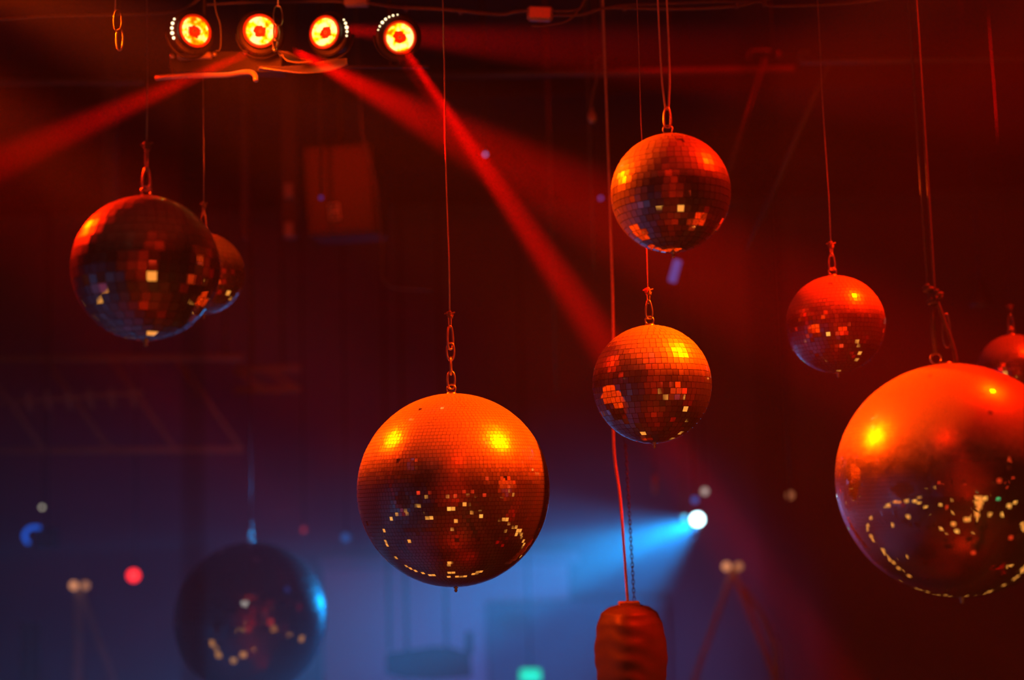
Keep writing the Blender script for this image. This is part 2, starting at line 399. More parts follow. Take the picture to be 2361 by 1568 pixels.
for ox in (-.010, .006):
    MB().tube(dense([kn + Vector((ox * .6, 0, 0)), kn + Vector((ox, 0, .3)), Vector((kn.x + ox * 1.2, kn.y, CEIL))], 5), .0028, 6).build('cord', MAT['rope'], t)

# ------------------------------------------------------------------ red bag on cord and chain
bd = 4.2; bt = at(1450, 1392, bd)
t = thing('hanging_bag', 'red lit canvas bag with creased sides hanging low on a long cord and chain', 'bag', bt)
sc_ = bd / FPX; AX = Vector((1, 0, 0)); AY = Vector((0, 1, 0))
def bag():
    mb = MB(); prof = [(0, 20, 0), (8, 46, 6), (22, 62, 12), (45, 71, 18), (80, 77, 22), (120, 79, 24), (160, 76, 24), (200, 68, 22), (240, 56, 18), (280, 42, 12), (310, 26, 8), (322, 8, 0)]
    seg = 64; vs_ = []; c = bt
    import bisect
    hs = [p[0] for p in prof]
    for i in range(100):
        h = 322 * i / 99; k = min(len(prof) - 2, bisect.bisect_right(hs, h) - 1); k = max(0, k)
        f = (h - hs[k]) / (hs[k + 1] - hs[k]); f2 = f * f * (3 - 2 * f); r = prof[k][1] + (prof[k + 1][1] - prof[k][1]) * (f * .6 + f2 * .4)
        for j in range(seg):
            a = 2 * pi * j / seg; e = 3.2   # rounded-box section
            ca, sa = cos(a), sin(a); q = (abs(ca) ** e + abs(sa) ** e) ** (-1 / e)
            b = a + .62
            wr = (1.5 * sin(h * .16 + 2.4 * sin(b * 2) + .8 * sin(b * 5 + h * .02)) + 1.0 * sin(h * .075 + b * 4)) * max(0, min(1, h / 40)) * (.6 + .4 * sin(b * 3))
            seam = -3.0 * math.exp(-((a - 5.05) / .05) ** 2)
            rr = (r * .93 * q + wr + seam) * sc_
            vs_.append(c + (AX * cos(b) + AY * sin(b)) * rr * (1 - .0) - Vector((0, 0, h * sc_)))
    fs = []
    for i in range(99):
        for j in range(seg): fs.append((i * seg + j, (i + 1) * seg + j, (i + 1) * seg + (j + 1) % seg, i * seg + (j + 1) % seg))
    fs += [tuple(range(seg)), tuple(range(99 * seg + seg - 1, 99 * seg - 1, -1))]
    mb.add(vs_, fs, True); return mb
bag().build('bag_body', MAT['canvas'], t)
MB().box(bt + Vector((0, 0, -.004)), (.062, .05, .022), bev=.003).build('top_clamp', MAT['grey'], t)
t = thing('hanging_cable', 'long taut red cord passing behind two mirror balls down to the canvas bag', 'cable', bt + Vector((0, 0, .006)))
MB().tube(dense([bt + Vector((-.003, 0, .004)), bt + Vector((-.014, 0, .3)), bt + Vector((-.028, 0, .48)), bt + Vector((-.016, 0, .85)), bt + Vector((-.012, 0, 1.4)), Vector((bt.x - .01, bt.y, CEIL))], 8), .0042, 8).build('cord', MAT['lit_rope'], t)
t = thing('hanging_chain', 'thin dark chain hanging beside the cord above the canvas bag', 'chain', bt + Vector((.014, 0, .006)))
mb = MB(); zz = .004; k = 0
while zz < .46:
    mb.tube(loop(bt + Vector((.016 - .018 * zz, 0, zz + .009)), .007, .016, .0012, rot=(k % 2) * pi / 2), .0015, 5, True); zz += .0125; k += 1
mb.build('links', MAT['black'], t)
MB().tube([bt + Vector((.016 - .018 * .46, 0, .46)), bt + Vector((-.008, 0, .56))], .0016, 5).build('end_cord', MAT['black'], t)

# ------------------------------------------------------------------ the row of four stage lights
def look_axes(yaw, pitch):
    f = (-fwd * cos(yaw) + RT * sin(yaw)); f = (f * cos(pitch) + UP * sin(pitch)).normalized()
    x = UP.cross(f).normalized(); y = f.cross(x); return x, y, f
MAT['bezel'] = mat('red_bezel', (0.55, 0.5, 0.5), 0.35, 0.2, 20)
def stage_light(px, py, yaw, pitch, leds, label, seed, rr=.044, depth=4.2):
    c = at(px, py, depth); x, y, f = look_axes(R(yaw), R(pitch))
    t = thing('stage_light', label, 'stage light', c, 'stage lights of the lamp row')
    MB().lathe([(.012, -.11), (.030, -.108), (.040, -.085), (.050, -.02), (rr + .008, 0), (rr + .008, .010), (rr + .002, .012), (rr + .001, .002), (.01, .0)], c, f, 36).build('housing', MAT['black'], t)
    # inner rim, the red lamp light on it put in as emission
    mb = MB(); mb.lathe([(rr + .0005, .003), (rr + .006, .011), (rr + .004, .013), (rr - .002, .006), (rr - .003, .003)], c, f, 36); mb.build('bezel', MAT['bezel_lit'], t)
    # faceted glowing reflector dish around the dark middle stud
    mb = MB(); prof = [(.0055, .0015), (.011, .001), (.022, .004), (.032, .0065), (rr - .003, .0105)]
    vs_ = []; sg = 24
    rnd = random.Random(seed)
    for (r_, h_) in prof:
        for k in range(sg): vs_.append(c + f * (h_ + rnd.uniform(-.001, .001)) + (x * cos(2 * pi * k / sg) + y * sin(2 * pi * k / sg)) * r_)
    fs = [(i * sg + k, i * sg + (k + 1) % sg, (i + 1) * sg + (k + 1) % sg, (i + 1) * sg + k) for i in range(len(prof) - 1) for k in range(sg)]
    mb.add(vs_, fs); mb.build('lens', lens_mat('lamp_glow', seed), t)
    MB().lathe([(.0052, .001), (.0052, .006), (.0035, .008), (.001, .009)], c, f, 16).build('middle_stud', MAT['stud'], t)
    MB().lathe([(.058, -.016), (.067, -.016), (.068, -.012), (.058, -.010)], c, f, 36).build('led_ring', MAT['black'], t)
    for a, s_ in leds:
        p = c + f * -.009 + (x * cos(R(a)) + y * sin(R(a))) * .065
        MB().lathe([(.0005, .004 * s_), (.0022 * s_, .0035 * s_), (.0034 * s_, .0015 * s_), (.0034 * s_, -.001)], p, f, 10).build('led', MAT['led'], t)
    # yoke
    pts = [c - f * .04 + x * (.07 * cos(a)) - y * (.07 * sin(a)) for a in [pi * i / 12 for i in range(13)]]
    MB().tube(pts, .004, 6).build('yoke', MAT['black'], t)
    return t
MAT['bezel_lit'] = mat('bezel_glow', (0.7, 0.12, 0.08), 0.3, emit=(1, .02, 0), estr=.45)
MAT['stud'] = mat('lamp_stud', (0.4, 0.1, 0.05), 0.3, emit=(1, .06, 0), estr=.4)  # lens light on the stud, put in as emission
MAT['led'] = glow('white_led', (1.0, 0.75, 0.4), 3.0)
stage_light(447, 73, 36, 4, [(150, .9), (163, 1.3), (176, 1.3), (189, 1.5), (202, 1.2)], 'leftmost of the four glowing stage lights, white leds on its left', 1.3)
stage_light(600, 73, 10, 2, [], 'second glowing stage light of the row, behind the safety cable', 2.1)
stage_light(752, 76, -22, 3, [(35, .7), (24, 1.1), (12, 1.5), (1, 1.1), (-10, .8)], 'third glowing stage light, white leds on its right', 3.7)
stage_light(921, 86, 14, -14, [(96, .6), (108, .9), (119, .8), (130, 1.1), (142, 1.3), (154, .8), (164, .6)], 'rightmost stage light, turned down, white leds above it', 4.4, rr=.043)
# off-frame sister lamps that light the balls
def plain_par(loc, target, label):
    f = (target - loc).normalized(); t = thing('stage_light', label, 'stage light', loc, 'red stage lights above the balls')
    MB().lathe([(.03, -.24), (.07, -.22), (.09, -.12), (.10, -.03), (.105, -.03), (.095, -.12), (.03, -.2)], loc, f, 28).build('housing', MAT['black'], t)
    u = f.orthogonal().normalized()
    MB().tube([loc - f * .12, loc - f * .12 + Vector((0, 0, .1)), Vector((loc.x - f.x * .12, loc.y - f.y * .12, CEIL))], .012, 8).build('hanging_rod', MAT['black'], t)
plain_par(LA, at(1046, 1100, 3.7), 'red stage light above and left of the mirror balls')
plain_par(LB, at(1250, 900, 3.7), 'red stage light above and right of the mirror balls')
plain_par(LD, at(1600, 900, 4.5), 'red stage light above the front of the room')

# lamp bar body, tray, bent pipe
ax3 = (RT, UP, -fwd)
def cbox(name, px0, py0, px1, py1, d, thick, m, parent, bev=.002, skew=0.0):
    a = at(px0, py0, d); b = at(px1, py1, d); c = (a + b) / 2 + fwd * thick / 2
    w = abs(px1 - px0) * d / FPX; h = abs(py1 - py0) * d / FPX
    X = (RT + UP * skew).normalized(); Y = (-fwd).cross(X)
    return MB().box(c, (w, h, thick), (X, Y, -fwd), bev).build(name, m, parent)
t = thing('lamp_bar', 'dark equipment bar under the stage lights with red front panel and round knobs', 'lamp bar', at(520, 130, 4.25))
cbox('bar_body', 392, 118, 650, 166, 4.3, .09, MAT['black'], t)
cbox('front_panel', 407, 121, 486, 135, 4.26, .03, MAT['bezel'], t, .004, .05)
for px, py in ((398, 130), (495, 126), (566, 121)):
    p = at(px, py, 4.26); MB().lathe([(.001, .012), (.006, .010), (.008, .005), (.005, 0), (.004, -.01)], p, -fwd, 14).build('knob', MAT['reflector'], t)
cbox('rail', 385, 150, 990, 156, 4.36, .02, MAT['black'], t)
for px in (447, 600, 752, 921):
    a = at(px, 122, 4.34); b = at(px, 154, 4.36); MB().tube([a, b], .006, 8).build('bracket', MAT['black'], t)
MB().tube([at(470, 150, 4.4), Vector((at(470, 150, 4.4).x, at(470, 150, 4.4).y, CEIL))], .008, 8).build('hanging_rod', MAT['black'], t)
MB().tube([at(900, 152, 4.4), Vector((at(900, 152, 4.4).x, at(900, 152, 4.4).y, CEIL))], .006, 8).build('hanging_rod', MAT['black'], t)

def sheet(name, label, cat, top, bot, d, m, thick=.004):
    """curved metal sheet between two pixel outlines"""
    t = thing(name, label, cat, at(*top[len(top) // 2], d))
    A = dense([at(x, y, d + .06) for x, y in top], 5); B = dense([at(x, y, d - .06) for x, y in bot], 5)
    n = len(A); K = 6; vs_ = []
    for sgn in (0, 1):
        for i in range(n):
            for k in range(K + 1):
                f = k / K; p = A[i].lerp(B[i], f) - UP * (.008 * sin(pi * f)) - UP * (thick * sgn); vs_.append(p)
    fs = []; s2 = n * (K + 1)
    for i in range(n - 1):
        for k in range(K):
            a = i * (K + 1) + k; q = (a, a + 1, a + K + 2, a + K + 1); fs.append(q); fs.append(tuple(x + s2 for x in reversed(q)))
    edge = [i * (K + 1) for i in range(n)] + [(n - 1) * (K + 1) + k for k in range(1, K + 1)] + [i * (K + 1) + K for i in range(n - 2, -1, -1)] + [k for k in range(K - 1, 0, -1)]
    for i in range(len(edge)):
        a, b = edge[i], edge[(i + 1) % len(edge)]; fs.append((b, a, a + s2, b + s2))
    MB().add(vs_, fs, True).build('metal_sheet', m, t); return t
t = sheet('metal_tray', 'curved bright metal tray catching red light under the third stage light', 'tray', [(592, 151), (650, 153), (700, 149), (760, 138), (800, 134)], [(598, 154), (650, 161), (700, 166), (760, 161), (802, 146)], 4.15, MAT['reflector'])
t = sheet('metal_flap', 'small crumpled metal flap above the curved tray', 'flap', [(640, 116), (665, 120), (690, 133), (716, 137)], [(650, 124), (662, 138), (690, 142), (722, 139)], 4.18, MAT['bezel'])
t = thing('bent_pipe', 'thin metal pipe with a bent bright tip under the lamp bar', 'pipe', at(480, 174, 4.1))
MB().tube(dense([at(360, 180, 4.25), at(430, 175, 4.2), at(520, 173, 4.15), at(560, 167, 4.1), at(578, 167, 4.08), at(588, 174, 4.07), at(590, 186, 4.06)], 6), .008, 10).build('pipe', MAT['reflector'], t)
MB().tube([at(400, 176, 4.22), at(400, 150, 4.36)], .004, 6).build('support', MAT['black'], t)
# small cables and clips by the lamps
def wire(label, pts, d, r, m='rope', name='cable', n=6):
    P = [at(p[0], p[1], p[2] if len(p) > 2 else d) for p in pts]
    o = MB().tube(dense(P, n) if len(P) > 2 else P, r, 6).build(name, MAT[m], None, loc=P[0]); tag(o, label, 'cable'); return o
t = thing('safety_cable', 'bright safety cable with clips hanging in front of the second stage light', 'cable', at(641, 0, 4.1))
p0 = at(641, 16, 4.1)
MB().tube([p0, Vector((p0.x, p0.y, CEIL))], .002, 6).build('cable', MAT['wire'], t)
for (px, py, w_, h_, nm) in ((641, 36, .026, .06, 'clip'), (637, 75, .016, .05, 'clip'), (634, 100, .012, .03, 'clip')):
    MB().tube(loop(at(px, py, 4.1), w_, h_, .002, rot=.3), .0022, 6, True).build(nm, MAT['steel'], t)
MB().lathe([(.001, -.008), (.006, -.005), (.007, 0), (.005, .006), (.001, .008)], at(633, 114, 4.1), seg=12).build('end_ball', MAT['steel'], t)
t = thing('safety_clip', 'dark empty safety clip hanging left of the stage lights', 'clip', at(266, 30, 4.0))
p0 = at(266, 24, 4.0); MB().tube([p0, Vector((p0.x, p0.y, CEIL))], .0022, 6).build('cable', MAT['wire'], t)
MB().tube(loop(at(272, 48, 4.0), .022, .06, .003), .0028, 8, True).build('carabiner', MAT['black'], t)
MB().tube(loop(at(276, 92, 4.0), .017, .062, .003, taper=1.2), .0024, 8, True).build('link', MAT['bezel'] if 'bezel' in MAT else MAT['black'], t)
wire('thin curved cable hanging between first and second stage light', [(490, -60), (497, 20), (508, 60), (508, 110), (497, 118)], 4.22, .0022)
wire('overhead cable sagging at the top left', [(-60, 50), (0, 45), (60, 41), (100, 38), (170, 36), (270, 34), (380, 30), (430, 18), (480, -20)], 4.4, .005)
wire('overhead cable running above the lamp row', [(460, 12), (560, 6), (650, 5), (760, 3), (800, 6)], 4.5, .004)
wire('overhead cable entering the junction box from the left', [(840, 6), (920, 17), (1000, 20), (1060, 25), (1150, 33), (1190, 27), (1222, 25)], 4.4, .0058)
t = thing('junction_box', 'red lit junction box joining two overhead cables', 'junction box', at(1245, 29, 4.4))
cbox('box_body', 1215, 12, 1275, 45, 4.38, .04, MAT['bezel'], t, .008, -.03); cbox('lid', 1219, 15, 1271, 42, 4.376, .006, MAT['bezel'], t, .003, -.03)
t = thing('junction_box', 'junction box at the top edge above the lamp row', 'junction box', at(820, 2, 4.4))
cbox('box_body', 792, -20, 850, 12, 4.38, .04, MAT['bezel'], t, .006); cbox('lid', 796, -17, 846, 9, 4.376, .006, MAT['bezel'], t, .003)
wire('upper overhead cable leaving the junction box to the right', [(1268, 25), (1330, 23), (1352, 0), (1366, -40)], 4.4, .004)
wire('lower overhead cable sweeping right from the junction box', [(1268, 36), (1340, 34), (1395, 19), (1480, 20), (1600, 20), (1700, 14), (1750, 4), (1775, 14), (1850, 13), (1950, 8), (2080, -8)], 4.42, .005)
wire('second overhead cable beside the top edge on the right', [(1395, 20), (1430, 13), (1550, 8), (1650, 4), (1760, 2), (1790, -20)], 4.46, .004)
wire('loose drooping cable end below the junction box', [(1225, 60), (1250, 60), (1305, 50), (1335, 22), (1352, -10)], 4.36, .0034)
for px, py, lab in ((936, 20, 'small clip on the cable between last stage light and long wire'), (1062, 27, 'small clip on the cable left of the junction box'), (1440, 20, 'small clip on the double cable above the long cord'), (1700, 14, 'small clip on the cable above the left slanted strut'), (1762, 10, 'clip where the cable bends near the top edge on the right')):
    o = MB().box(at(px, py, 4.41), (.012, .02, .016), bev=.002).build('cable_clip', MAT['rope'], None, loc=at(px, py, 4.4)); tag(o, lab, 'clip', 'cable clips on the overhead cables')

# pipes and struts
def pipe(label, a, b, r, m='pipe', name='pipe', cat='pipe'):
    A = at(*a); B = at(*b); o = MB().tube([A, A.lerp(B, .5), B], r, 12).build(name, MAT[m], None, loc=A); return tag(o, label, cat)
pipe('long dim horizontal pipe crossing behind the wires', (830, 177, 6.5), (1830, 160, 6.5), .017)
pipe('faint horizontal pipe in the dark at the upper left', (-300, 193, 6.5), (330, 187, 6.5), .014)
t = thing('pipe', 'horizontal pipe with hooked end at the upper right', 'pipe', at(1845, 142, 5.5))
MB().tube([at(1845, 142, 5.5), at(2100, 138, 5.5), at(2700, 130, 5.5)], .012, 12).build('rail', MAT['pipe'], t)
MB().tube(dense([at(1847, 142, 5.5), at(1845, 122, 5.5), at(1868, 119, 5.5)], 4), .008, 10).build('hook', MAT['pipe'], t)
pipe('left of two slanted thin struts at the upper right', (1764, 135, 6.5), (1672, 420, 6.4), .010, name='strut', cat='strut')
pipe('right slanted strut descending from the hooked pipe', (1914, 138, 5.5), (1725, 575, 6.0), .013, name='strut', cat='strut')
t = thing('pipe_clamp', 'small clamp at the top of the left slanted strut', 'clamp', at(1765, 125, 6.3))
MB().tube(dense([at(1726, 138, 6.3), at(1730, 120, 6.3), at(1760, 116, 6.3), at(1775, 118, 6.3)], 5), .007, 8).build('jaw', MAT['pipe'], t)
pc_ = at(1780, 118, 6.3); MB().tube([pc_, Vector((pc_.x, pc_.y, CEIL))], .006, 8).build('hanging_rod', MAT['black'], t)
MB().tube([at(1794, 118, 6.3), at(1794, 136, 6.3)], .009, 8).build('bolt', MAT['pipe'], t)
for px, y0, y1, d, r, lab in ((1119, 120, 350, 6.68, .008, 'faint vertical rod right of the long wire'), (1284, 130, 900, 6.7, .008, 'faint vertical rod crossing under the long pipe'),
                              (1370, 340, 620, 5.5, .005, 'faint bluish vertical cable left of the two centre balls')):
    a = at(px, y1, d); o = MB().tube([a, Vector((a.x, a.y, CEIL))], r, 8).build('rod', MAT['pipe'], None, loc=a); tag(o, lab, 'rod')
t = thing('hanging_bulb', 'small unlit bulb on a broken dangling cord left of the highest ball', 'bulb', at(1365, 265, 5.0))
p0 = at(1376, 180, 5.0)
MB().tube(dense([Vector((p0.x + .02, p0.y, CEIL)), at(1390, 100, 5.0), at(1386, 128, 5.0), at(1374, 140, 5.0), p0, at(1368, 210, 5.0), at(1363, 250, 5.0)], 5), .005, 8).build('cord', MAT['rope'], t)
MB().lathe([(.001, -.026), (.012, -.022), (.018, -.008), (.015, .008), (.008, .02), (.006, .03), (.001, .031)], at(1365, 268, 5.0), seg=16).build('bulb', MAT['bezel'], t)
t = thing('pendant_lamp', 'dim bell shaped pendant lamp hanging in the dark beside the double cord', 'pendant lamp', at(2262, 690, 6.0))
c = at(2262, 700, 6.0)
MB().lathe([(.045, -.01), (.043, 0), (.036, .03), (.024, .06), (.018, .1), (.012, .105), (.001, .106)], c, seg=24).build('lamp_shade', MAT['pipe'], t)
MB().tube([c + Vector((0, 0, .1)), Vector((c.x, c.y, CEIL))], .003, 6).build('cord', MAT['black'], t)

# ------------------------------------------------------------------ loudspeaker with badge, columns
spd = 6.2
t = thing('loudspeaker', 'black hanging loudspeaker cabinet with a small framed badge', 'loudspeaker', at(800, 450, spd))
cbox('cabinet', 700, 330, 870, 545, spd, .45, MAT['black'], t, .015, .06)
cbox('grille', 712, 342, 858, 533, spd - .012, .02, MAT['grille'] if 'grille' in MAT else MAT['black'], t, .006, .06)
X = (RT + UP * .12).normalized(); Z = -fwd; Y = Z.cross(X)
bc = at(771, 488, spd - .03); k = spd / FPX
fr = MB()
for (ox, oy, w_, h_) in ((0, 18, 24, 2.6), (0, -18, 24, 2.6), (-11, 0, 2.6, 38), (11, 0, 2.6, 38)):
    fr.box(bc + X * ox * k + Y * oy * k, (w_ * k, h_ * k, .004), (X, Y, Z))
MAT['badge'] = mat('badge_paint', (0.8, 0.75, 0.75), 0.4)
bg = fr.build('badge_frame', MAT['badge'], t)
lt = MB()
def stroke(x0, y0, x1, y1, w_=2.2):
    a = bc + X * x0 * k + Y * y0 * k; b = bc + X * x1 * k + Y * y1 * k; dvec = (b - a); L = dvec.length; dvec.normalize()
    lt.box((a + b) / 2, (L, w_ * k, .004), (dvec, Z.cross(dvec), Z))
for s_ in ((-7, 8, -7, -8), (-7, 8, -1, 9), (-7, 0, -2, 1), (-7, -8, -1, -7), (0, 9, 3, -8), (3, -8, 7, 10)): stroke(*s_)
lt.build('badge_letters', MAT['badge'], bg)
MB().tube([at(785, 340, spd + .2), Vector((at(785, 340, spd + .2).x, at(785, 340, spd + .2).y, CEIL))], .015, 8).build('hanging_rod', MAT['black'], t)
for px, w_, lab in ((670, 36, 'wide dim steel post behind the lamp bar with two bolted brackets'), (566, 14, 'narrow dim steel post left of the wide post'), (252, 30, 'dim post in the dark behind the left mirror balls')):
    d = 7.0; a = at(px, 550, d); ww = w_ * d / FPX
    t = thing('steel_post', lab, 'post', a)
    MB().box(Vector((a.x, a.y, (a.z + CEIL) / 2)), (ww, .08, CEIL - a.z), bev=.006).build('post_body', MAT['pipe2'] if 'pipe2' in MAT else MAT['wall'], t)
    if px == 670:
        for py in (440, 530):
            q = at(px - 4, py, d - .06); MB().box(q, (.045, .03, .075), bev=.006).build('bracket', MAT['grey'], t)
wire('bent thin cable drooping beside the loudspeaker', [(815, -60), (832, 270), (842, 330), (868, 430), (880, 560), (892, 655), (1000, 668)], 6.0, .006, 'pipe')

# ------------------------------------------------------------------ roof trusses far left
def truss(label, y_top, y_bot, xa, xb, d, n):
    t = thing('roof_truss', label, 'truss', at((xa + xb) / 2, y_top, d))
    MB().tube([at(xa, y_top, d), at(xb, y_top - 3, d)], .022, 8).build('top_chord', MAT['pale'], t)
    MB().tube([at(xa, y_bot, d), at(xb, y_bot - 3, d)], .022, 8).build('bottom_chord', MAT['pale'], t)
    for i in range(n):
        a = xa + (xb - xa) * i / n; b = xa + (xb - xa) * (i + .5) / n
        MB().tube([at(a, y_top, d), at(b + (xb - xa) / n * .5, y_bot, d)], .014, 8).build('brace', MAT['pale'], t)
    for x in (xa + 40, xb - 40):
        p = at(x, y_top, d); MB().tube([p, Vector((p.x, p.y, CEIL))], .01, 8).build('hanging_rod', MAT['black'], t)
truss('faint truss with slanted braces in the dark below the left balls', 828, 1040, -200, 560, 9.0, 5)
truss('shorter faint truss right of the slanted one', 853, 900, 540, 692, 9.6, 2)
t = thing('ceiling_hooks', 'row of faint hooks on a rail in the dark at left', 'hook rail', at(180, 915, 8.2))
MB().tube([at(-80, 935, 8.2), at(330, 905, 8.2)], .012, 8).build('rail', MAT['pale'], t)
for i, px in enumerate((65, 108, 155, 205, 255, 303)):
    p = at(px, 925 - px * .04, 8.2); MB().tube(dense([p + UP * .05, p, p - UP * .06 + RT * .02], 4), .014, 8).build('hook', MAT['grey'], t)

# ------------------------------------------------------------------ far lamps and rear things
def far_lamp(px, py, d, rpx, color, strength, label, name='small_lamp', ratio=1.0, grp=None, on_rod=True):
    c = at(px, py, d); r = rpx * d / FPX
    t = thing(name, label, 'lamp', c, grp)
    vs_ = []
    MB().lathe([(r * .1, -r * 1.8), (r * .9, -r * 1.5), (r * 1.08, 0), (r * 1.0, .002)], c + fwd * .004, -fwd, 20).build('housing', MAT['black'], t)
    MB().lathe([(r * .98, .0), (r * .9, r * .2), (r * .5, r * .42), (r * .05, r * .5)], c, -fwd, 20).build('lens', glow('lamp_' + name, color, strength), t)
    if on_rod:
        p = c + fwd * r; MB().tube([p, Vector((p.x, p.y, CEIL))], .006, 6).build('hanging_rod', MAT['black'], t)
    return t
t = far_lamp(1608, 1198, 9.6, 14, (0.55, 0.9, 1.0), 12, 'brilliant blue white spotlight throwing a wide beam to the left', 'blue_spotlight')
far_lamp(1578, 1194, 9.6, 6, (0.1, 0.7, 1.0), 2.0, 'small cyan lamp touching the left side of the brilliant blue spotlight', 'small_lamp')
far_lamp(1602, 1153, 8.2, 8, (0.0, 0.18, 0.8), .5, 'dim blue lamp just above the brilliant blue spotlight')
far_lamp(1625, 1133, 8.6, 8, (0.55, 0.5, 0.45), .9, 'pale grey lamp up and right of the brilliant blue spotlight')
far_lamp(1822, 1142, 9.0, 8, (0.8, 0.25, 0.1), .55, 'dim orange lamp left of the largest mirror ball')
far_lamp(308, 1327, 9.0, 15, (1.0, 0.02, 0.02), 2.4, 'bright round red lamp in the dark left of the blue mirror ball')
far_lamp(97, 1170, 9.0, 4, (0.9, 0.8, 0.6), 1.2, 'tiny pale lamp high in the dark at far left')
far_lamp(797, 1240, 9.0, 10, (0.02, 0.15, 0.6), .45, 'dim blue lamp between the blue ball and the large centre ball')
far_lamp(700, 1222, 9.0, 6, (0.7, 0.03, 0.02), .5, 'tiny dull red lamp above the blue mirror ball')
far_lamp(740, 456, 5.8, 5, (0.05, 0.06, 0.5), .3, 'tiny dark blue lamp above the loudspeaker badge')
far_lamp(1119, 356, 6.6, 4, (0.15, 0.3, 0.9), .9, 'tiny blue lamp at the end of the vertical rod')
far_lamp(1385, 457, 6.6, 4, (0.1, 0.12, 0.7), .6, 'tiny violet blue lamp left of the highest mirror ball')
t = thing('curved_lamp', 'blue crescent shaped lamp glowing in the dark at lower left', 'lamp', at(68, 1235, 8.5))
MB().tube(dense([at(92, 1216, 8.5), at(68, 1218, 8.5), at(56, 1236, 8.5), at(66, 1254, 8.5)], 6), [.012] * 19, 10).build('tube', glow('blue_tube', (0.01, 0.12, 0.8), .8), t)
MB().box(at(108, 1240, 8.6), (.12, .1, .12), bev=.01).build('housing', MAT['black'], t)
MB().tube([at(108, 1240, 8.6), Vector((at(108, 1240, 8.6).x, at(108, 1240, 8.6).y, CEIL))], .006, 6).build('hanging_rod', MAT['black'], t)
t = thing('reflection_streak', 'dim slanted blue reflection, added as a glowing streak, just under the highest mirror ball', 'reflection', at(1560, 620, 6.2))  # a blue reflection, built as an added glowing strip; no lamp there
MB().box(at(1556, 625, 6.2), (.035, .02, .10), (Vector((.95, 0, -.3)).normalized(), Vector((0, 1, 0)), Vector((.3, 0, .95)).normalized()), .004).build('strip', glow('blue_streak', (0.04, 0.12, 0.6), .45), t)
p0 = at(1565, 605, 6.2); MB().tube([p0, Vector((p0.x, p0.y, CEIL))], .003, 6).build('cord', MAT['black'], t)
t = thing('hanging_bracket', 'pale grey bracket hanging left of the brilliant blue spotlight', 'bracket', at(1510, 1110, 8.6))
p0 = at(1510, 1095, 8.6); MB().tube([at(1510, 1138, 8.6), p0], .014, 8).build('bracket', MAT['screen'], t); MB().tube([p0, Vector((p0.x, p0.y, CEIL))], .004, 6).build('rod', MAT['black'], t)

def lamp_stand(xa, xb, py, d, legs, label):
    c = at((xa + xb) / 2, py, d); t = thing('lamp_stand', label, 'lamp stand', Vector((c.x, c.y, 0)))
    for x in (xa, xb):
        q = at(x, py, d); MB().lathe([(.004, .02), (.02, .016), (.026, 0), (.018, -.02), (.004, -.024)], q, -fwd, 16).build('lamp', glow('stand_lamp', (1.0, 0.38, 0.16), .9 if x == xa else .45), t)
    MB().tube([at(xa - 8, py + 6, d + .03), at(xb + 8, py + 6, d + .03)], .012, 8).build('crossbar', MAT['pipe'], t)
    for (x2, y2, r_) in legs:
        a = at((xa + xb) / 2, py + 8, d + .03); b = at(x2, y2, d + .03); q = (b - a).normalized(); b = a + q * (a.z / -q.z)
        MB().tube([a, b], r_, 10).build('leg', MAT['grey'], t)
lamp_stand(170, 197, 1350, 9.0, [(178, 1568, .03), (262, 1568, .02)], 'stand with two orange lamps at the lower left')
lamp_stand(1675, 1703, 1306, 9.0, [(1790, 1568, .02), (1600, 1568, .018)], 'spread legged stand with two orange lamps right of the blue beam')
o = MB().tube(dense([at(1690, 1330, 10.2), at(1745, 1400, 10.2), at(1780, 1470, 10.2), at(1794, 1568, 10.2), at(1797, 2200, 10.2)], 6), .02, 10).build('arched_pipe', MAT['reflector'], None, loc=at(1745, 1400, 10.2))
tag(o, 'arched pipe with a blue lit edge at the bottom, right of the canvas bag', 'pipe')

# rear screens, hanging box, exit sign
t = thing('projection_screen', 'large pale screen on the rear wall behind the dark hanging box', 'screen', at(980, 1300, 13.5))
def yplane(px, py, y):          # a pixel's ray meeting the plane at world y
    r_ = (at(px, py, 1.0) - CAM); return CAM + r_ * (y / r_.y)
def wall_panel(name, x0, y0, x1, y1, yy, m, parent, thick=.04):
    a = yplane(x0, y0, yy); b = yplane(x1, y1, yy)
    return MB().box(((a.x + b.x) / 2, yy + thick / 2, (a.z + b.z) / 2), (abs(b.x - a.x), thick, abs(a.z - b.z)), bev=.01).build(name, m, parent)
wall_panel('screen_cloth', 742, 1296, 1330, 1900, 13.9, MAT['screen'], t); wall_panel('top_rail', 736, 1286, 1336, 1298, 13.86, MAT['grey'], t)
t = thing('wall_panel', 'plain pale panel on the rear wall behind the canvas bag', 'panel', at(1420, 1400, 13.5))
wall_panel('panel_board', 1120, 1390, 1560, 1900, 13.8, MAT['rear'], t, .05)
t = thing('hanging_box', 'dark boxy cabinet hanging on wires before the blue lit screen', 'cabinet', at(990, 1520, 10))
d = 10.0
a = at(890, 1504, d); b = at(1085, 1568, d)
ks = d / FPX
vs_ = [at(x, y, q) for q in (d, d + .6) for x, y in ((890, 1506), (1000, 1490), (1040, 1492), (1085, 1506), (1088, 1562), (1000, 1568), (930, 1566), (890, 1555))]
fs = [tuple(range(7, -1, -1)), tuple(range(8, 16))] + [(i, (i + 1) % 8, 8 + (i + 1) % 8, 8 + i) for i in range(8)]
MB().add(vs_, fs).build('cabinet_body', MAT['black'], t)
cbox('fin', 1072, 1460, 1090, 1510, 10.1, .05, MAT['black'], t)
for px in (898, 938, 1030):
    p0 = at(px, 1500, 10.1); MB().tube([p0, Vector((p0.x, p0.y, CEIL))], .012, 8).build('hanging_wire', MAT['black'], t)
t = thing('exit_sign', 'glowing green box sign at the bottom edge left of the canvas bag', 'sign', at(1223, 1556, 12))
